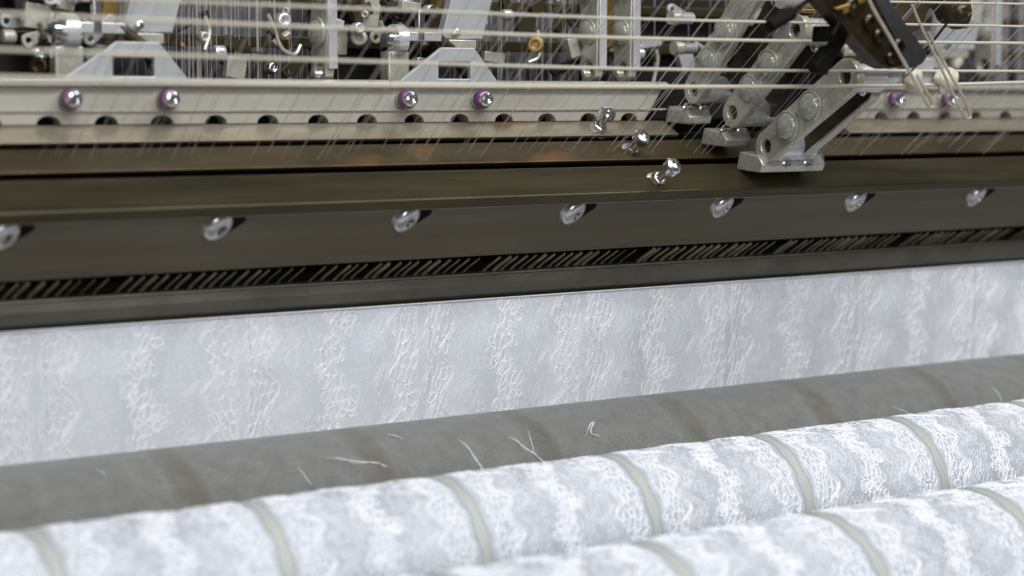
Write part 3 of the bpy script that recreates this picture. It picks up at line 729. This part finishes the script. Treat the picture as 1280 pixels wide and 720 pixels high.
# stray fibres on the grey roller
def onroll(px, py, lift=.0009):
    r = ray(px, py); o = CAM; dy, dz = r.y, r.z; oy, oz = o.y-Y1, o.z-z1; R = R1+lift
    A_ = dy*dy+dz*dz; B_ = 2*(oy*dy+oz*dz); C_ = oy*oy+oz*oz-R*R; D = B_*B_-4*A_*C_
    t = (-B_-math.sqrt(max(D,0)))/(2*A_); return o + r*t
strays = [([(408,572),(440,576),(470,579),(482,582)],'long straight white fibre on the grey roller, left of centre'),
          ([(572,548),(590,566),(603,588),(608,598)],'long curved white fibre on the grey roller in the middle'),
          ([(636,546),(652,556),(668,568),(680,577)],'short white fibre pointing down at the lace, right of the long curved one'),
          ([(660,538),(664,552),(668,566)],'forked short white fibre next to the brown ring in the middle'),
          ([(372,584),(380,594),(390,607)],'white fibre tuft at the top edge of the lace roll, left of centre'),
          ([(732,545),(738,530),(742,529),(738,540),(748,546)],'curly white fibre knot on the grey roller right of centre'),
          ([(1240,483),(1248,492),(1252,502)],'small white fibre on the grey roller near the right edge'),
          ([(1115,508),(1125,512),(1135,516)],'tiny white fibre at the edge of the lace roll, right part'),
          ([(120,587),(128,590),(131,594)],'faint white fleck on the grey roller near the left edge'),
          ([(484,543),(496,545),(504,549)],'short pale fleck near the top of the grey roller, left of centre')]
for pts, lab in strays:
    bm = bmesh.new(); P = catmull([onroll(a,b) for a,b in pts], 6); n = len(P)
    add_tube(bm, P, [.00042*(.35+.65*math.sin(math.pi*(i+.6)/(n+.4))) for i in range(n)], 6)
    if n > 14: add_tube(bm, [q + Vector((.001*math.sin(i*.9), -.0004, .0012*math.cos(i*.6))) for i, q in enumerate(P[2:])], .0003, 5)
    simple('stray_fibre', bm, M['thread'], lab, 'fibre', 'stray fibres on the grey roller', bevel=0)

# ------------------------------------------------------------------ dark arms and hooks at upper right
def flat_px(pts, Y, t, holes=()):
    o_ = PY(pts[0][0], pts[0][1], Y)
    f = lambda L: [((PY(a,b,Y)-o_).x, (PY(a,b,Y)-o_).z) for a,b in L]
    bm = bmesh.new(); add_plate(bm, f(pts), [f(h) for h in holes], o_, UX, UZ, UY, t); return bm, o_
YA = 1.33
bm, o_ = flat_px([(1022,-30),(1082,-30),(1132,70),(1128,84),(1112,86),(1100,80),(1062,38),(1040,14),(1022,-6)], YA, .022)
arm = thing('diagonal_arm', o_, 'brown oily diagonal arm coming down from the top, with gunmetal strip', 'arm')
obj('arm_body', bm, M['brown'], arm, bevel=.002)
bm, _ = flat_px([(1070,-30),(1092,-30),(1128,22),(1158,64),(1159,72),(1153,80),(1146,84),(1136,86),(1124,80),(1085,8)], YA+.012, .016); obj('side_strip', bm, M['gun'], arm, bevel=.002)
for (a,b,r) in ((1064,8,.009),(1086,28,.008),(1097,45,.007),(1122,58,.008),(1112,72,.006)):
    bm = bmesh.new(); c = PY(a,b,YA); add_lathe(bm, c, -UY, [(r,-.001),(r,.003),(r*.7,.005),(r*.35,.005),(r*.3,.002),(0,.002)], 20); obj('arm_bolt', bm, M['brown'], arm)
bm, _ = flat_px([(1044,10),(1050,8),(1084,-4),(1082,2),(1056,18)], YA-.004, .006); obj('brass_plate', bm, M['gold'], arm, bevel=.001)
YB = 1.40
arch = [(1108,-30),(1214,-30),(1215,18),(1210,31),(1197,34),(1186,24),(1182,14),(1177,8),(1171,6),(1164,9),(1160,16),(1156,27),(1148,38),(1138,42),(1124,36)]
bm, o_ = flat_px(arch, YB+.02, .018)
arc = thing('arch_arm', o_, 'olive brown arch shaped arm with round pivot at the top right', 'arm')
obj('arch_body', bm, M['brown2'] if 'brown2' in M else M.setdefault('brown2', metal('olive_brown_arm', (.075,.058,.028), (.03,.022,.01), .38, .4, 14)), arc, bevel=.002)
bm = bmesh.new(); c = PY(1194,16,YB+.02); add_lathe(bm, c, -UY, [(.0175,-.001),(.0175,.006),(.015,.010),(.010,.011),(.008,.014),(.004,.016),(0,.0165)], 28); obj('pivot_boss', bm, M['brown2'], arc)
bm, _ = flat_px([(1214,-30),(1220,-30),(1221,26),(1210,36),(1209,30),(1215,22)], YB+.016, .022); obj('pale_edge', bm, M['beige'], arc, bevel=.001)
def rod(pts, Y, r, mat, name, label, cat, group=None, n=8):
    bm = bmesh.new(); P = [PY(q[0],q[1], q[2] if len(q)>2 else Y) for q in pts]; add_tube(bm, catmull(P, n), r, 10); return simple(name, bm, M[mat], label, cat, group, bevel=0)
rod([(1186,26),(1164,54),(1140,80)], 1.36, .0014, 'black', 'black_rod', 'thin black rod slanting from the arch arm pivot to the hooked wires', 'rod')
rod([(1156,72),(1140,88),(1122,104)], 1.35, .0010, 'edge', 'steel_pin', 'short shiny steel pin ending at the nearest lever tip', 'pin')
rod([(1030,-14),(1000,8),(985,20)], 1.31, .0022, 'black', 'cable', 'black cable running into a thick black sleeve at the top, left of the brown arm', 'cable')
rod([(990,16),(972,27),(962,33)], 1.31, .0062, 'black', 'cable_sleeve', 'thick black sleeve at the end of the black cable above the middle lever', 'sleeve', n=4)
rod([(1052,12),(1048,30),(1040,44)], 1.31, .0022, 'black', 'black_peg', 'short black peg hanging from the brown arm to the clamp', 'stem')
bm, o_ = flat_px([(1034,32),(1050,34),(1046,52),(1032,52)], 1.345, .02); simple('black_clamp', bm, M['black'], 'black clamp around the bright upper tube of the middle lever', 'clamp')
bm, o_ = flat_px([(1058,38),(1064,42),(1052,62),(1042,78),(1034,94),(1022,90),(1020,80),(1034,66)], 1.35, .012); simple('black_wedge', bm, M['black'], 'black wedge between the middle and the nearest lever', 'wedge')
rod([(1080,-20),(1090,8),(1112,46),(1138,92),(1156,124),(1162,134),(1166,132),(1162,122),(1146,94)], 1.30, .0017, 'hookwire', 'hooked_wire', 'left one of the two cream hooked wires, crossing the brown arm', 'hooked wire', 'cream hooked wires')
rod([(1140,6),(1150,30),(1172,76),(1192,118),(1204,143),(1209,148),(1213,144),(1202,118),(1186,90),(1160,40)], 1.33, .0014, 'hookwire', 'hooked_wire', 'right one of the two cream hooked wires, below the arch arm', 'hooked wire', 'cream hooked wires')
def blob(px, py, Y, label, s):
    rr = random.Random(px); c = PY(px,py,Y); bm = bmesh.new(); add_sphere(bm, c, .013*s, 4, (1.1,.7,1.1))
    for v in bm.verts:
        q = (v.co-c); k = 1 + .5*mnoise.noise(q*75+Vector((px,0,0))) + .12*mnoise.noise(q*300)
        v.co = c + q*k
    simple('wax_lump', bm, M['wax'], label, 'wax lump', 'cream wax lumps on the lowest cord', bevel=0)
blob(1143, 102, 1.395, 'cream wax lump on the lowest cord behind the left hooked wire', .85)
blob(1181, 102, 1.395, 'larger cream wax lump on the lowest cord behind the right hooked wire', .95)
blob(1196, 76, 1.70, 'small grey cream lump among the vertical yarns right of the hooked wires', .7)
# pale tip box at nearest lever's tube
bm = bmesh.new(); c = B3 + UX*(.047+.020); add_box(bm, c + Vector((.012,0,.006)), UX*.034, UY*.015, UZ*.014)
obj('tip_housing', bm, M['white'], L3, bevel=.002)
bm = bmesh.new(); prof = []
for i in range(9): prof += [(.0085,i*.004),(.0085,i*.004+.002),(.0070,i*.004+.0022),(.0070,i*.004+.0038)]
add_lathe(bm, B3 + UX*.058 + UZ*.026, UX, prof, 18); obj('ribbed_sleeve', bm, M['white'], L3)
bm = bmesh.new(); add_lathe(bm, B2 + UZ*.030 - UX*.02, UX, prof + [(.0085,.04),(.0085,.07)], 18); obj('ribbed_sleeve', bm, M['white'], L2)
bm = bmesh.new(); add_box(bm, B2 + Vector((.03,0,.0195)), UX*.03, UY*.012, UZ*.002); obj('rust_cap', bm, M['gold'], L2, bevel=.0006)
bm = bmesh.new(); add_box(bm, B3 + Vector((.028,0,.0200)), UX*.018, UY*.012, UZ*.0016); obj('rust_cap', bm, M['gold'], L3, bevel=.0006)

# ------------------------------------------------------------------ light
def area(name, loc, tgt, sx, sy, e, col):
    l = bpy.data.lights.new(name, 'AREA'); l.shape = 'RECTANGLE'; l.size = sx; l.size_y = sy; l.energy = e; l.color = col
    o = bpy.data.objects.new(name, l); COL.objects.link(o); o.location = loc
    o.rotation_euler = (Vector(tgt)-Vector(loc)).to_track_quat('-Z','Y').to_euler(); return o
area('ceiling_or_fill_light', (1.3, .35, 3.1), (1.3,1.6,1.3), 3.0, .5, 66, (.96,.98,1.0))
area('ceiling_or_fill_light', (.3, -1.0, 2.3), (1.2,1.6,1.2), .6, 2.0, 36, (.95,.97,1.0))  # added front fill light, brightens the sheet from behind the camera
w = bpy.data.worlds.new('World'); scene.world = w; w.use_nodes = True
bg = w.node_tree.nodes['Background']; bg.inputs[0].default_value = (.92,.95,1.0,1); bg.inputs[1].default_value = .11
scene.view_settings.view_transform = 'Standard'; scene.view_settings.look = 'None'
scene.view_settings.exposure = 0; scene.view_settings.gamma = 1
scene.render.engine = 'CYCLES'
